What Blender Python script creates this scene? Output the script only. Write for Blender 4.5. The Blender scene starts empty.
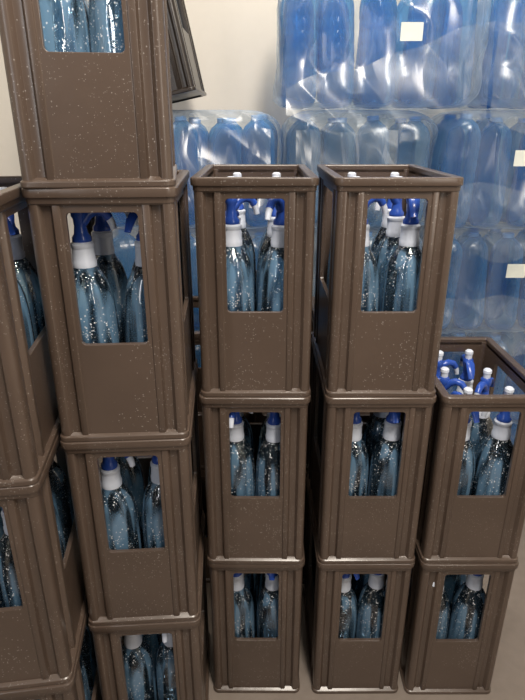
import bpy, bmesh, math, random
from mathutils import Vector, Matrix, noise
random.seed(7)
S=bpy.context.scene
COL=S.collection
H=0.3635
# ---------------------------------------------------------------- materials
def newmat(name):
    m=bpy.data.materials.new(name); m.use_nodes=True
    nt=m.node_tree; b=nt.nodes['Principled BSDF']; return m,nt,b
def ramp(nt,src,p0,p1,c0=(0,0,0,1),c1=(1,1,1,1)):
    r=nt.nodes.new('ShaderNodeValToRGB'); r.color_ramp.elements[0].position=p0; r.color_ramp.elements[1].position=p1
    r.color_ramp.elements[0].color=c0; r.color_ramp.elements[1].color=c1
    nt.links.new(src,r.inputs[0]); return r
def mathn(nt,op,a,b):
    m=nt.nodes.new('ShaderNodeMath'); m.operation=op
    for i,v in enumerate((a,b)):
        if isinstance(v,(int,float)): m.inputs[i].default_value=v
        else: nt.links.new(v,m.inputs[i])
    return m.outputs[0]
def specks(nt,coord,scale,thr,dens):
    v=nt.nodes.new('ShaderNodeTexVoronoi'); v.inputs['Scale'].default_value=scale
    nt.links.new(coord,v.inputs['Vector'])
    sep=nt.nodes.new('ShaderNodeSeparateColor'); nt.links.new(v.outputs['Color'],sep.inputs[0])
    rad=mathn(nt,'MULTIPLY',mathn(nt,'ADD',sep.outputs[1],0.35),thr)
    a=mathn(nt,'LESS_THAN',v.outputs['Distance'],rad)
    n=nt.nodes.new('ShaderNodeTexNoise'); n.inputs['Scale'].default_value=14; nt.links.new(coord,n.inputs['Vector'])
    dm=ramp(nt,n.outputs[0],0.38,0.66).outputs[0]
    b=mathn(nt,'LESS_THAN',sep.outputs[0],mathn(nt,'MULTIPLY',dm,dens*2.2))
    return mathn(nt,'MULTIPLY',a,b)
def crate_mat(name='brown_crate_plastic',mul=1.0):
    m,nt,b=newmat(name)
    tc=nt.nodes.new('ShaderNodeTexCoord'); oi=nt.nodes.new('ShaderNodeObjectInfo')
    add=nt.nodes.new('ShaderNodeVectorMath'); add.operation='ADD'
    sc=nt.nodes.new('ShaderNodeVectorMath'); sc.operation='SCALE'; sc.inputs['Scale'].default_value=7
    cb=nt.nodes.new('ShaderNodeCombineXYZ')
    for i in range(3): nt.links.new(oi.outputs['Random'],cb.inputs[i])
    nt.links.new(cb.outputs[0],sc.inputs[0]); nt.links.new(tc.outputs['Object'],add.inputs[0]); nt.links.new(sc.outputs[0],add.inputs[1])
    n=nt.nodes.new('ShaderNodeTexNoise'); n.inputs['Scale'].default_value=5; n.inputs['Detail'].default_value=4
    nt.links.new(add.outputs[0],n.inputs['Vector'])
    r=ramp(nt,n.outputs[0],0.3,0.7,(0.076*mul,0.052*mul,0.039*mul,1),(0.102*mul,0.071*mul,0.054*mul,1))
    s1=specks(nt,add.outputs[0],520,0.36,0.09)
    s2=specks(nt,add.outputs[0],280,0.18,0.04)
    mx=mathn(nt,'MAXIMUM',s1,s2)
    mu=mathn(nt,'MULTIPLY',mx,0.28*mul)
    mix=nt.nodes.new('ShaderNodeMix'); mix.data_type='RGBA'
    nt.links.new(mu,mix.inputs['Factor']); nt.links.new(r.outputs[0],mix.inputs['A']); mix.inputs['B'].default_value=(0.72,0.68,0.64,1)
    nt.links.new(mix.outputs['Result'],b.inputs['Base Color'])
    b.inputs['Roughness'].default_value=0.31; b.inputs['Specular IOR Level'].default_value=0.8
    n2=nt.nodes.new('ShaderNodeTexNoise'); n2.inputs['Scale'].default_value=16; n2.inputs['Detail'].default_value=2; nt.links.new(add.outputs[0],n2.inputs['Vector'])
    bp=nt.nodes.new('ShaderNodeBump'); bp.inputs['Strength'].default_value=0.22; bp.inputs['Distance'].default_value=0.005
    nt.links.new(n2.outputs[0],bp.inputs['Height']); nt.links.new(bp.outputs[0],b.inputs['Normal'])
    return m
def plain(name,col,rough=0.4,var=0.05):
    m,nt,b=newmat(name)
    n=nt.nodes.new('ShaderNodeTexNoise'); n.inputs['Scale'].default_value=40
    tc=nt.nodes.new('ShaderNodeTexCoord'); nt.links.new(tc.outputs['Object'],n.inputs['Vector'])
    r=ramp(nt,n.outputs[0],0.3,0.7,tuple(c*(1-var) for c in col)+(1,),tuple(min(1,c*(1+var)) for c in col)+(1,))
    nt.links.new(r.outputs[0],b.inputs['Base Color']); b.inputs['Roughness'].default_value=rough
    return m
def glass_mat():
    m,nt,b=newmat('pale_blue_glass')
    out=[n for n in nt.nodes if n.type=='OUTPUT_MATERIAL'][0]; nt.nodes.remove(b)
    tc=nt.nodes.new('ShaderNodeTexCoord')
    mp=nt.nodes.new('ShaderNodeMapping'); mp.inputs['Scale'].default_value=(1,1,0.12); nt.links.new(tc.outputs['Object'],mp.inputs[0])
    n=nt.nodes.new('ShaderNodeTexNoise'); n.inputs['Scale'].default_value=55; n.inputs['Detail'].default_value=1; nt.links.new(mp.outputs[0],n.inputs['Vector'])
    vd=nt.nodes.new('ShaderNodeTexVoronoi'); vd.inputs['Scale'].default_value=230; nt.links.new(tc.outputs['Object'],vd.inputs['Vector'])
    dr=ramp(nt,vd.outputs['Distance'],0.15,0.4,(1,1,1,1),(0,0,0,1))
    b1=nt.nodes.new('ShaderNodeBump'); b1.inputs['Strength'].default_value=0.4; b1.inputs['Distance'].default_value=0.006; nt.links.new(n.outputs[0],b1.inputs['Height'])
    b2=nt.nodes.new('ShaderNodeBump'); b2.inputs['Strength'].default_value=0.25; b2.inputs['Distance'].default_value=0.0015; nt.links.new(dr.outputs[0],b2.inputs['Height']); nt.links.new(b1.outputs[0],b2.inputs['Normal'])
    lw=nt.nodes.new('ShaderNodeLayerWeight'); lw.inputs[0].default_value=0.45; nt.links.new(b1.outputs[0],lw.inputs['Normal'])
    cr=ramp(nt,lw.outputs['Facing'],0.15,0.85,(0.76,0.91,1.0,1),(0.05,0.18,0.38,1))
    t=nt.nodes.new('ShaderNodeBsdfTransparent'); nt.links.new(cr.outputs[0],t.inputs[0])
    d=nt.nodes.new('ShaderNodeBsdfDiffuse'); d.inputs[0].default_value=(0.36,0.66,1.0,1); nt.links.new(b1.outputs[0],d.inputs['Normal'])
    tl=nt.nodes.new('ShaderNodeBsdfTranslucent'); tl.inputs[0].default_value=(0.40,0.71,1.0,1)
    dm=nt.nodes.new('ShaderNodeMixShader'); dm.inputs[0].default_value=0.5; nt.links.new(d.outputs[0],dm.inputs[1]); nt.links.new(tl.outputs[0],dm.inputs[2])
    mb=ramp(nt,n.outputs[0],0.46,0.60,(0.03,0.03,0.03,1),(0.52,0.52,0.52,1))
    a=nt.nodes.new('ShaderNodeMixShader'); nt.links.new(mb.outputs[0],a.inputs[0]); nt.links.new(t.outputs[0],a.inputs[1]); nt.links.new(dm.outputs[0],a.inputs[2])
    s=specks(nt,tc.outputs['Object'],360,0.36,0.22)
    wd=nt.nodes.new('ShaderNodeBsdfDiffuse'); wd.inputs[0].default_value=(0.9,0.95,1,1)
    sm=mathn(nt,'MULTIPLY',s,0.75)
    a2=nt.nodes.new('ShaderNodeMixShader'); nt.links.new(sm,a2.inputs[0]); nt.links.new(a.outputs[0],a2.inputs[1]); nt.links.new(wd.outputs[0],a2.inputs[2])
    g=nt.nodes.new('ShaderNodeBsdfGlossy'); g.inputs['Roughness'].default_value=0.05; g.inputs['Color'].default_value=(1,1,1,1); nt.links.new(b2.outputs[0],g.inputs['Normal'])
    fr=nt.nodes.new('ShaderNodeFresnel'); fr.inputs['IOR'].default_value=1.85; nt.links.new(b2.outputs[0],fr.inputs['Normal'])
    ms=nt.nodes.new('ShaderNodeMixShader'); nt.links.new(fr.outputs[0],ms.inputs[0]); nt.links.new(a2.outputs[0],ms.inputs[1]); nt.links.new(g.outputs[0],ms.inputs[2])
    nt.links.new(ms.outputs[0],out.inputs[0]); return m
def pet_mat(name,base,tint,lo,hi):
    m,nt,b=newmat(name)
    out=[n for n in nt.nodes if n.type=='OUTPUT_MATERIAL'][0]
    b.inputs['Base Color'].default_value=base+(1,); b.inputs['Roughness'].default_value=0.14
    t=nt.nodes.new('ShaderNodeBsdfTransparent'); t.inputs[0].default_value=tint+(1,)
    lw=nt.nodes.new('ShaderNodeLayerWeight'); lw.inputs[0].default_value=0.42
    tc=nt.nodes.new('ShaderNodeTexCoord')
    n2=nt.nodes.new('ShaderNodeTexNoise'); n2.inputs['Scale'].default_value=14; nt.links.new(tc.outputs['Object'],n2.inputs['Vector'])
    bp=nt.nodes.new('ShaderNodeBump'); bp.inputs['Strength'].default_value=0.4; bp.inputs['Distance'].default_value=0.014
    nt.links.new(n2.outputs[0],bp.inputs['Height']); nt.links.new(bp.outputs[0],b.inputs['Normal']); nt.links.new(bp.outputs[0],lw.inputs['Normal'])
    mr=nt.nodes.new('ShaderNodeMapRange'); mr.inputs['To Min'].default_value=lo; mr.inputs['To Max'].default_value=hi
    nt.links.new(lw.outputs['Facing'],mr.inputs['Value'])
    ms=nt.nodes.new('ShaderNodeMixShader'); nt.links.new(mr.outputs[0],ms.inputs[0]); nt.links.new(t.outputs[0],ms.inputs[1]); nt.links.new(b.outputs[0],ms.inputs[2])
    nt.links.new(ms.outputs[0],out.inputs[0]); return m
def film_mat():
    m,nt,b=newmat('clear_wrapping_film')
    out=[n for n in nt.nodes if n.type=='OUTPUT_MATERIAL'][0]
    nt.nodes.remove(b)
    tc=nt.nodes.new('ShaderNodeTexCoord'); oi=nt.nodes.new('ShaderNodeObjectInfo')
    def soft(rot,scale,stretch,seedmul,det):
        mp=nt.nodes.new('ShaderNodeMapping'); mp.inputs['Rotation'].default_value=(0,rot,0); mp.inputs['Scale'].default_value=(1,1,stretch)
        nt.links.new(tc.outputs['Object'],mp.inputs[0])
        n=nt.nodes.new('ShaderNodeTexNoise'); n.noise_dimensions='4D'
        n.inputs['Scale'].default_value=scale; n.inputs['Detail'].default_value=det; n.inputs['Distortion'].default_value=0.3
        nt.links.new(mathn(nt,'MULTIPLY',oi.outputs['Random'],seedmul),n.inputs['W'])
        nt.links.new(mp.outputs[0],n.inputs['Vector'])
        return n.outputs[0]
    s1=soft(0.7,7,0.3,30,1); s2=soft(-0.9,8,0.3,47,1)
    r1=ramp(nt,mathn(nt,'ABSOLUTE',mathn(nt,'SUBTRACT',s1,0.5),0),0.0,0.07,(1,1,1,1),(0,0,0,1)).outputs[0]
    r2=ramp(nt,mathn(nt,'ABSOLUTE',mathn(nt,'SUBTRACT',s2,0.5),0),0.0,0.05,(1,1,1,1),(0,0,0,1)).outputs[0]
    mx=mathn(nt,'MAXIMUM',r1,r2)
    bp=nt.nodes.new('ShaderNodeBump'); bp.inputs['Strength'].default_value=0.35; bp.inputs['Distance'].default_value=0.006
    nt.links.new(mx,bp.inputs['Height'])
    g=nt.nodes.new('ShaderNodeBsdfGlossy'); g.inputs['Color'].default_value=(1,1,1,1); g.inputs['Roughness'].default_value=0.3; nt.links.new(bp.outputs[0],g.inputs['Normal'])
    d=nt.nodes.new('ShaderNodeBsdfTranslucent'); d.inputs[0].default_value=(0.72,0.84,0.95,1)
    d2=nt.nodes.new('ShaderNodeBsdfDiffuse'); d2.inputs[0].default_value=(0.58,0.71,0.85,1); nt.links.new(bp.outputs[0],d2.inputs['Normal'])
    a=nt.nodes.new('ShaderNodeMixShader'); a.inputs[0].default_value=0.6; nt.links.new(d.outputs[0],a.inputs[1]); nt.links.new(d2.outputs[0],a.inputs[2])
    c=nt.nodes.new('ShaderNodeMixShader'); c.inputs[0].default_value=0.40; nt.links.new(a.outputs[0],c.inputs[1]); nt.links.new(g.outputs[0],c.inputs[2])
    haze=ramp(nt,s2,0.35,0.7,(0.07,0.07,0.07,1),(0.17,0.17,0.17,1)).outputs[0]
    lw=nt.nodes.new('ShaderNodeLayerWeight'); lw.inputs[0].default_value=0.25; nt.links.new(bp.outputs[0],lw.inputs['Normal'])
    mr=nt.nodes.new('ShaderNodeMapRange'); mr.inputs['To Min'].default_value=0.0; mr.inputs['To Max'].default_value=0.5
    nt.links.new(lw.outputs['Facing'],mr.inputs['Value'])
    k2=mathn(nt,'ADD',mathn(nt,'ADD',haze,mathn(nt,'MULTIPLY',mx,0.06)),mr.outputs[0])
    t=nt.nodes.new('ShaderNodeBsdfTransparent'); t.inputs[0].default_value=(0.93,0.96,0.985,1)
    ms=nt.nodes.new('ShaderNodeMixShader'); nt.links.new(k2,ms.inputs[0]); nt.links.new(t.outputs[0],ms.inputs[1]); nt.links.new(c.outputs[0],ms.inputs[2])
    nt.links.new(ms.outputs[0],out.inputs[0]); return m
M_CRATE=crate_mat()
M_CRATE_SHADED=crate_mat('shaded_crate_plastic',0.25)  # crate plastic with shade put into its colour, offsetting the back light
M_GLASS=glass_mat()
M_WHITE=plain('white_plastic',(0.70,0.76,0.88),0.3)
M_BLUE=plain('blue_plastic',(0.03,0.09,0.44),0.22)
M_PET=pet_mat('blue_pet',(0.09,0.33,0.66),(0.36,0.66,0.92),0.17,0.88)
M_PET2=pet_mat('pale_grey_blue_pet',(0.17,0.38,0.62),(0.50,0.72,0.88),0.15,0.82)
M_FILM=film_mat()
M_LABEL=plain('white_label_paper',(0.80,0.84,0.78),0.6)
M_CAP=plain('light_blue_cap',(0.22,0.45,0.8),0.4)
# ---------------------------------------------------------------- mesh helpers
def finish(bm,name,mat,smooth_angle=40):
    bmesh.ops.recalc_face_normals(bm,faces=bm.faces)
    me=bpy.data.meshes.new(name)
    for f in bm.faces: f.smooth=True
    a=math.radians(smooth_angle)
    for e in bm.edges:
        if len(e.link_faces)==2 and e.calc_face_angle(0)>a: e.smooth=False
    bm.to_mesh(me); bm.free(); me.materials.append(mat); return me
def lathe(bm,prof,seg=32,flute=None):
    rings=[]
    for r,z in prof:
        ring=[]
        for i in range(seg):
            a=2*math.pi*i/seg; rr=r
            if flute: rr=r*(1+flute(z)*math.cos(a*10))
            ring.append(bm.verts.new((rr*math.cos(a),rr*math.sin(a),z)))
        rings.append(ring)
    for a,b in zip(rings,rings[1:]):
        for i in range(seg):
            bm.faces.new((a[i],a[(i+1)%seg],b[(i+1)%seg],b[i]))
    bm.faces.new(rings[0][::-1]); bm.faces.new(rings[-1])
def tube(bm,pts,rad,seg=12,flat=1.0):
    rings=[]; pts=[Vector(p) for p in pts]
    for i,p in enumerate(pts):
        d=(pts[min(i+1,len(pts)-1)]-pts[max(i-1,0)]).normalized()
        x=Vector((1,0,0)); y=d.cross(x).normalized()
        rings.append([bm.verts.new(p+x*rad[i]*math.cos(2*math.pi*k/seg)+y*rad[i]*flat*math.sin(2*math.pi*k/seg)) for k in range(seg)])
    for a,b in zip(rings,rings[1:]):
        for i in range(seg): bm.faces.new((a[i],a[(i+1)%seg],b[(i+1)%seg],b[i]))
    bm.faces.new(rings[0][::-1]); bm.faces.new(rings[-1])
def rrect(hx,hy,r,n=6):
    pts=[]
    for cx,cy,a0 in ((hx-r,hy-r,0),(-hx+r,hy-r,90),(-hx+r,-hy+r,180),(hx-r,-hy+r,270)):
        for i in range(n+1):
            a=math.radians(a0+90*i/n); pts.append((cx+r*math.cos(a),cy+r*math.sin(a)))
    return pts
def ring_sweep(bm,hx,hy,r,sec):
    loops=[]
    for o,z in sec:
        loops.append([bm.verts.new((x,y,z)) for x,y in rrect(hx+o,hy+o,max(0.002,r+o))])
    n=len(loops[0]); k=len(loops)
    for j in range(k):
        a=loops[j]; b=loops[(j+1)%k]
        for i in range(n): bm.faces.new((a[i],a[(i+1)%n],b[(i+1)%n],b[i]))
def prism(bm,pts,z0,z1,axis='z'):
    def P(a,b,c):
        return {'z':(a,b,c),'y':(a,c,b),'x':(c,a,b)}[axis]
    A=[bm.verts.new(P(x,y,z0)) for x,y in pts]; B=[bm.verts.new(P(x,y,z1)) for x,y in pts]
    n=len(pts)
    for i in range(n): bm.faces.new((A[i],A[(i+1)%n],B[(i+1)%n],B[i]))
    bm.faces.new(A[::-1]); bm.faces.new(B)
def side_feature(half,panel,ch0,ch1):
    d=0.008
    L=[(-half+0.010,0),(-ch1-0.003,0),(-ch1+0.0015,d),(-ch0-0.003,d),(-ch0,0.001),(-panel-0.0025,0.001),(-panel-0.0015,0.003),(-panel,0.003)]
    return L+[(-s,r) for s,r in reversed(L)]
def build_crate():
    hx,hy=0.0930,0.1475
    pts=[]
    fx=side_feature(hx,0.050,0.061,0.076); fy=side_feature(hy,0.080,0.094,0.120)
    R=0.010
    def corner(cx,cy,a0):
        for i in range(1,6):
            a=math.radians(a0+90*i/6); pts.append((cx+R*math.cos(a),cy+R*math.sin(a)))
    for s,r in fx: pts.append((s,-hy+r))
    corner(hx-R,-hy+R,270)
    for s,r in fy: pts.append((hx-r,s))
    corner(hx-R,hy-R,0)
    for s,r in fx: pts.append((-s,hy-r))
    corner(-hx+R,hy-R,90)
    for s,r in fy: pts.append((-hx+r,-s))
    corner(-hx+R,-hy+R,180)
    def tmp(fn):
        bm=bmesh.new(); fn(bm); bmesh.ops.recalc_face_normals(bm,faces=bm.faces)
        me=bpy.data.meshes.new('t'); bm.to_mesh(me); bm.free()
        o=bpy.data.objects.new('t',me); COL.objects.link(o); return o
    body=tmp(lambda b:prism(b,pts,0.004,0.352))
    c1=tmp(lambda b:prism(b,rrect(hx-0.0105,hy-0.0105,0.008),0.010,0.5))
    wz0,wz1=0.150,0.329; wc=(wz0+wz1)/2; wh=(wz1-wz0)/2
    c2=tmp(lambda b:prism(b,[(x,z+wc) for x,z in rrect(0.0455,wh,0.006)],-0.3,0.3,'y'))
    c3=tmp(lambda b:prism(b,[(x,z+wc) for x,z in rrect(0.074,wh,0.006)],-0.3,0.3,'x'))
    for c in (c1,c2,c3):
        m=body.modifiers.new('b','BOOLEAN'); m.operation='DIFFERENCE'; m.object=c; m.solver='EXACT'
    m=body.modifiers.new('bev','BEVEL'); m.width=0.0010; m.segments=2; m.limit_method='ANGLE'; m.angle_limit=math.radians(35)
    dg=bpy.context.evaluated_depsgraph_get(); me=bpy.data.meshes.new_from_object(body.evaluated_get(dg))
    bm=bmesh.new(); bm.from_mesh(me)
    for o in (body,c1,c2,c3): bpy.data.objects.remove(o)
    ring_sweep(bm,hx,hy,0.010,[(-0.0105,0.346),(-0.0105,0.358),(-0.0098,0.3593),(-0.0085,0.360),(0.002,0.360),(0.0032,0.3596),(0.0041,0.3586),(0.0044,0.357),(0.0044,0.350),(0.0040,0.3485),(0.0028,0.3478),(0.0015,0.3475),(0.001,0.341),(-0.001,0.3385),(-0.009,0.3385)])
    ring_sweep(bm,hx,hy,0.010,[(-0.009,0.0),(0.0014,0.0),(0.0023,0.0005),(0.0028,0.0018),(0.0028,0.0065),(0.0023,0.0078),(0.0014,0.0085),(-0.006,0.012),(-0.009,0.011)])
    for v in bm.verts: v.co.z*=H/0.36
    return finish(bm,'bottle_crate',M_CRATE,20)
ME_CRATE=build_crate()
ME_CRATE_SHADED=ME_CRATE.copy(); ME_CRATE_SHADED.materials.clear(); ME_CRATE_SHADED.materials.append(M_CRATE_SHADED)
def mk(fn,name,mat,ang=40):
    bm=bmesh.new(); fn(bm); return finish(bm,name,mat,ang)
def fl(z):
    return 0.014 if 0.03<z<0.15 else (0.010 if 0.15<=z<0.205 else 0.0)
ME_BODY=mk(lambda b:lathe(b,[(0.026,0.004),(0.030,0.0),(0.034,0.001),(0.0368,0.007),(0.0375,0.02),(0.0362,0.031),(0.0368,0.036),(0.0372,0.06),(0.0372,0.11),(0.0370,0.135),(0.0366,0.155),(0.0360,0.172),(0.0348,0.188),(0.0325,0.203),(0.0285,0.217),(0.0230,0.228),(0.0175,0.237),(0.0145,0.244),(0.0135,0.255)],60,fl),'glass_body',M_GLASS)
ME_COLLAR=mk(lambda b:lathe(b,[(0.0135,0.238),(0.0166,0.2395),(0.0170,0.247),(0.0160,0.2485),(0.0152,0.266),(0.0160,0.267),(0.0160,0.272),(0.0145,0.2735),(0.0125,0.2755)],28),'collar',M_WHITE)
def head(b):
    lathe(b,[(0.0120,0.273),(0.0132,0.2745),(0.0132,0.2805),(0.0098,0.285),(0.0082,0.296),(0.0088,0.306),(0.0108,0.310),(0.0108,0.320),(0.008,0.3235)],24)
    tube(b,[(0,-0.003,0.300),(0,-0.012,0.311),(0,-0.023,0.3155),(0,-0.034,0.313),(0,-0.041,0.304)],[0.0078,0.0076,0.0072,0.0067,0.0062],14)
ME_HEAD=mk(head,'dispenser_head',M_BLUE)
ME_NOZ=mk(lambda b:tube(b,[(0,-0.0400,0.305),(0,-0.0440,0.297),(0,-0.0460,0.288)],[0.0056,0.0053,0.0045]),'nozzle_tip',M_WHITE)
ME_LEV=mk(lambda b:tube(b,[(0,-0.003,0.315),(0,0.007,0.319),(0,0.018,0.316),(0,0.029,0.305),(0,0.037,0.290)],[0.006,0.0088,0.0088,0.0082,0.0055],12,0.34),'lever',M_BLUE)
ME_BTN=mk(lambda b:lathe(b,[(0.0070,0.322),(0.0074,0.333),(0.0086,0.334),(0.0082,0.3395),(0.0055,0.342)],18),'top_button',M_WHITE)
def put(name,me,parent=None,mat=None):
    o=bpy.data.objects.new(name,me); COL.objects.link(o)
    if parent: o.parent=parent
    if mat is not None: o.matrix_basis=mat
    return o
def siphon(mat,label='pale blue siphon bottle, white collar, blue head, in brown crate'):
    e=put('siphon_bottle',None,None,mat); e.empty_display_size=0.02
    e['label']=label; e['category']='siphon bottle'; e['group']='siphon bottles in the brown crates'
    b=put('glass_body',ME_BODY,e); b['label']='fluted pale blue clear bottle body'
    c=put('collar',ME_COLLAR,e); c['label']='white plastic collar'
    h=put('dispenser_head',ME_HEAD,e); h['label']='blue plastic head with curved spout'
    put('nozzle_tip',ME_NOZ,h)['label']='white nozzle tip'
    put('lever',ME_LEV,h); put('top_button',ME_BTN,h)['label']='white top button'
def crate(mat,rows,label):
    o=put('bottle_crate',ME_CRATE,None,mat)
    o['label']=label; o['category']='crate'; o['group']='brown plastic bottle crates'
    for j in rows:
        flip=random.random()<0.5
        for sx in (-1,1):
            tilt=Matrix.Rotation(math.radians(random.uniform(-1.3,1.3)),4,'X')@Matrix.Rotation(math.radians(random.uniform(-1.3,1.3)),4,'Y')
            if (sx<0)==flip: ang=-sx*math.pi/2+random.uniform(-0.6,0.6)
            else: ang=random.choice([0,math.pi])+random.uniform(-0.8,0.8)
            m=mat@Matrix.Translation((sx*0.0392+random.uniform(-.001,.001),-0.090+0.090*j,0.0108))@tilt@Matrix.Rotation(ang,4,'Z')
            siphon(m)
def stack(cx,cy,rot,n,where,bottles=True,topshift=None,full=False):
    for k in range(n):
        top=(k==n-1)
        dx,dr=(topshift if (top and topshift) else (0,0))
        m=Matrix.Translation((cx+dx+random.uniform(-.001,.001),cy+random.uniform(-.002,.002),k*H))@Matrix.Rotation(math.radians(rot+dr+random.uniform(-.4,.4)),4,'Z')
        rows=((0,1,2) if (top or full) else (0,1)) if bottles else ()
        crate(m,rows,('brown siphon bottle crate on top of '+where) if top else ('brown siphon bottle crate stacked in '+where))
stack(-0.408,0.754,7.5,3,'slightly turned stack of three',full=True)
stack(-0.215,0.880,4,4,'tall stack of four',True,(-0.010,3.5))
stack(-0.0125,1.0236,0,3,'stack of three')
stack(0.204,1.0236,0,3,'stack of three')
stack(0.409,1.0236,0,2,'low stack of two')
stack(-0.16,1.345,0,2,'second row stack',False)
stack(0.045,1.345,0,2,'second row stack',False)
stack(0.25,1.345,0,2,'second row stack',False)
o=put('bottle_crate',ME_CRATE_SHADED,None,Matrix.Translation((-0.256,1.665,1.222))@Matrix.Rotation(math.radians(-12),4,'Y'))
o['label']='shade-darkened brown plastic crate leaning over on wrapped bottles'; o['category']='crate'; o['group']='brown plastic bottle crates'
# ---------------------------------------------------------------- wrapped large bottles
def petprof():
    p=[(0.018,0.006),(0.024,0.001),(0.032,0.002),(0.039,0.008),(0.0435,0.019),(0.0455,0.033)]
    z=0.045
    while z<0.19:
        p+=[(0.0462,z),(0.0462,z+0.014),(0.0450,z+0.018),(0.0462,z+0.022)]; z+=0.028
    p+=[(0.0462,0.218),(0.0455,0.234),(0.042,0.250),(0.034,0.264),(0.022,0.274),(0.0150,0.280),(0.0135,0.284)]
    return p
ME_PET=mk(lambda b:lathe(b,petprof(),36),'bottle_body',M_PET,60)
ME_PET2=ME_PET.copy(); ME_PET2.materials.clear(); ME_PET2.materials.append(M_PET2)
ME_CAP=mk(lambda b:lathe(b,[(0.0155,0.279),(0.0160,0.280),(0.0160,0.290),(0.0145,0.291)],24),'cap',M_CAP)
def pet(x,y,z,pale):
    t=Matrix.Rotation(math.radians(random.uniform(-3.5,3.5)),4,'Y')@Matrix.Rotation(math.radians(random.uniform(-3,1)),4,'X')
    sc=Matrix.Scale(random.uniform(0.94,0.99),4)
    e=put('water_bottle',ME_PET2 if pale else ME_PET,None,Matrix.Translation((x+random.uniform(-.003,.003),y+random.uniform(0.002,.014),z))@t@sc@Matrix.Rotation(random.uniform(0,6.28),4,'Z'))
    e['label']='large pale grey-blue plastic bottle wrapped in clear film' if pale else 'large blue plastic bottle wrapped in clear film'
    e['category']='bottle'; e['group']='blue bottles in clear wrapping'
    c=put('cap',ME_CAP,e); c['label']='light blue screw cap'
def film(x0,x1,y0,y1,z0,z1,seed):
    bm=bmesh.new()
    cx,cy=(x0+x1)/2,(y0+y1)/2; hx,hy=(x1-x0)/2,(y1-y0)/2
    base=rrect(hx,hy,min(0.06,hx*0.8),8); per=[]
    n=len(base)
    for i in range(n):
        a=Vector(base[i]); b=Vector(base[(i+1)%n]); d=(b-a).length; k=max(1,int(d/0.006))
        for t in range(k): per.append(a+(b-a)*t/k)
    hgt=z1-z0
    zs=[(0.07,0.0),(0.045,0.002),(0.028,0.012),(0.014,0.03),(0.006,0.06)]+[(0.0,0.09+0.74*i/40) for i in range(41)]+[(0.003,0.87),(0.010,0.905),(0.020,0.935),(0.034,0.962),(0.05,0.982),(0.07,0.994),(0.10,1.0)]
    rings=[]
    for ins,t in zs:
        ins=min(ins,hx*0.8)
        ring=[]
        for p in per:
            x,y=p.x*(1-ins/hx),p.y*(1-ins/hy); z=t*hgt
            front=abs(p.y)>hy*0.97
            d=noise.noise(Vector((x*4.5+seed*3.1,y*5,z*4)))*0.016+0.009
            u=x*3.5+z*6; w=z*2-x*2.4
            d+=(1-abs(noise.noise(Vector((u+seed,y*6,w)))*2.2))*0.018-0.009
            d+=0.016*math.exp(-((t-0.16)/0.14)**2)
            if front: d-=0.010*(0.5+0.5*math.cos(2*math.pi*(p.x+hx-0.002)/0.096))*(1 if t<0.85 else 0.4)
            gth=max(0,1-t/0.22)+max(0,(t-0.72)/0.28)
            d+=0.006*gth*math.sin(p.x*80+4*noise.noise(Vector((x*9,seed,t*3))))
            nrm=Vector((0,math.copysign(1,p.y),0)) if front else (Vector((math.copysign(1,p.x),0,0)) if abs(p.x)>hx*0.97 else Vector((p.x/hx,p.y/hy,0)).normalized())
            amp=0.35 if (abs(p.x)>hx*0.97) else 1.0
            v=Vector((x,y,z))+nrm*max(-0.008,d*amp)
            ring.append(bm.verts.new(v))
        rings.append(ring)
    m=len(per)
    for a,b in zip(rings,rings[1:]):
        for i in range(m): bm.faces.new((a[i],a[(i+1)%m],b[(i+1)%m],b[i]))
    bm.faces.new(rings[-1])
    me=finish(bm,'plastic_wrap',M_FILM,180)
    o=put('plastic_wrap',me,None,Matrix.Translation((cx,cy,z0)))
    o['label']='crinkled clear plastic film wrapped around blue bottles'; o['category']='plastic wrap'; o['group']='wrapped bottle packs'
    return o
def flap(parent,xa,xb,za,zb,yf,seed,slope=0.0):
    bm=bmesh.new(); nx,nz=int((xb-xa)/0.004),int(max(za-zb,za+slope-zb)/0.004)
    g=[]
    for j in range(nz+1):
        v=j/nz; row=[]
        for i in range(nx+1):
            u=i/nx; x=xa+(xb-xa)*u
            low=zb+0.05*noise.noise(Vector((x*5,seed,0)))-0.03*math.sin(u*math.pi)
            top=za+slope*u+0.02*noise.noise(Vector((x*9,seed,4)))
            z=top+(low-top)*v
            d=0.030+0.024*v*(0.5+noise.noise(Vector((x*5+z*5,z*2,seed))))+(1-abs(noise.noise(Vector((x*7+z*9,z*3,seed+5))))*2.4)*0.014*(0.4+0.6*v)
            row.append(bm.verts.new((x,yf-max(0.004,d),z)))
        g.append(row)
    for j in range(nz):
        for i in range(nx): bm.faces.new((g[j][i],g[j][i+1],g[j+1][i+1],g[j+1][i]))
    me=finish(bm,'loose_film_fold',M_FILM,180)
    o=put('loose_film_fold',me,parent); o['label']='loose hanging fold of clear film'
def label_on(parent,x,z,w,h,y):
    bm=bmesh.new()
    prism(bm,[(-w/2,-h/2),(w/2,-h/2),(w/2,h/2),(-w/2,h/2)],-0.0005,0.0005,'y')
    me=finish(bm,'paper_label',M_LABEL)
    o=put('paper_label',me,parent,Matrix.Translation((x,y,z))); o['label']='small blank white paper label'
PY=1.530; LH=0.30
seed=0
def pack(x0,n,layer,rows,lab=None,pale=False,fl=None,slope=0,dy=0):
    global seed; seed+=1
    w=n*0.096; d=3*0.096; py=PY+dy
    f=film(x0-0.002,x0+w+0.002,py-0.010,py+d+0.006,layer*LH+0.002,(layer+1)*LH-0.001,seed)
    for i in range(n):
        for j in range(rows): pet(x0+0.048+i*0.096,py+0.048+j*0.096,layer*LH+0.003,pale)
    if lab: label_on(f,lab[0],lab[1],0.050,0.037,-d/2-0.056)
    if fl: flap(f,fl[0],fl[1],fl[2],fl[3],-d/2-0.012,seed,slope)
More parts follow.
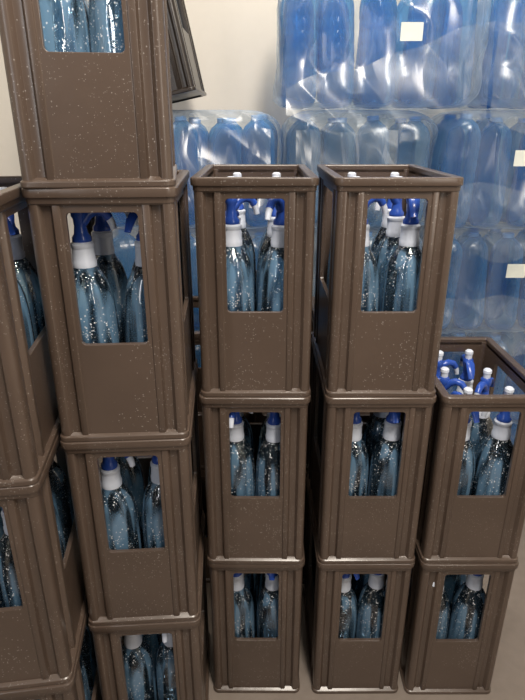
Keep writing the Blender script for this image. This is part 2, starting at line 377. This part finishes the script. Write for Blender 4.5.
for layer in range(4):
    pack(-0.440,5,layer,3 if layer==3 else 1,pale=False,fl=(0.04,0.22,0.25,0.12) if layer==3 else None)
    pack(0.060,4,layer,2 if layer==3 else 1,pale=True,fl=(-0.17,0.08,0.25,0.10) if layer==3 else None)
    pack(0.464,5,layer,2, (-0.065,0.185) if layer==3 else ((-0.030,0.20) if layer==2 else None),fl=(-0.22,0.14,0.12,-0.01) if layer in(2,3) else None,dy=(0,0,0,-0.02)[layer])
pack(0.045,5,4,2,(0.05,0.155),fl=(-0.23,0.24,0.04,-0.02),slope=0.14,dy=-0.03); pack(0.545,4,4,2,fl=(-0.2,0.1,0.18,-0.03),dy=-0.02)
pack(-0.545,1,4,2)
# ---------------------------------------------------------------- setting
def box(name,x0,x1,y0,y1,z0,z1,mat):
    bm=bmesh.new(); bmesh.ops.create_cube(bm,size=1)
    for v in bm.verts: v.co=Vector(((x0+x1)/2+v.co.x*(x1-x0),(y0+y1)/2+v.co.y*(y1-y0),(z0+z1)/2+v.co.z*(z1-z0)))
    o=put(name,finish(bm,name,mat)); o['kind']='structure'; return o
M_WALL=plain('painted_wall',(0.76,0.72,0.65),0.6,0.01)
M_FLOOR=plain('concrete_floor',(0.24,0.20,0.17),0.6)
box('floor',-1.6,1.8,-1.5,2.05,-0.1,0,M_FLOOR)
box('wall_back',-1.6,1.8,1.97,2.05,0,2.7,M_WALL)
box('wall_left',-1.7,-1.6,-1.5,2.05,0,2.7,M_WALL)
box('wall_right',1.8,1.9,-1.5,2.05,0,2.7,M_WALL)
# ---------------------------------------------------------------- light
def area(loc,sx,sy,e,target,col=(1,0.91,0.80)):
    l=bpy.data.lights.new('ceiling_or_added_light','AREA'); l.shape='RECTANGLE'; l.size=sx; l.size_y=sy; l.energy=e; l.color=col
    o=bpy.data.objects.new('ceiling_or_added_light',l); COL.objects.link(o); o.location=loc
    o.rotation_euler=(Vector(target)-Vector(loc)).to_track_quat('-Z','Y').to_euler()
area((0.3,0.0,2.4),0.2,0.9,43,(0.1,1.0,0.6))
area((0.0,1.4,2.65),0.9,0.15,15,(0.1,1.6,1.2),(1,0.93,0.84))
area((-0.9,-0.9,1.6),0.08,1.3,6,(0,1,0.7),(0.95,0.97,1))  # added upright strip, no real fixture, for highlight streaks on the bottles
area((1.0,-0.8,1.6),0.08,1.3,8,(0,1,0.7),(1,0.91,0.80))  # second added strip, unseen on the right, also for bottle streaks
w=bpy.data.worlds.new('world'); S.world=w; w.use_nodes=True
w.node_tree.nodes['Background'].inputs[0].default_value=(1,0.92,0.84,1); w.node_tree.nodes['Background'].inputs[1].default_value=0.04
# ---------------------------------------------------------------- camera
cam=bpy.data.cameras.new('camera'); co=bpy.data.objects.new('camera',cam); COL.objects.link(co)
co.location=(0,0,1.1645); co.rotation_euler=(math.radians(90-21.8),0,0)
cam.sensor_fit='VERTICAL'; cam.sensor_height=24; cam.lens=565/700*24; cam.clip_start=0.01
S.camera=co
S.view_settings.view_transform='Standard'
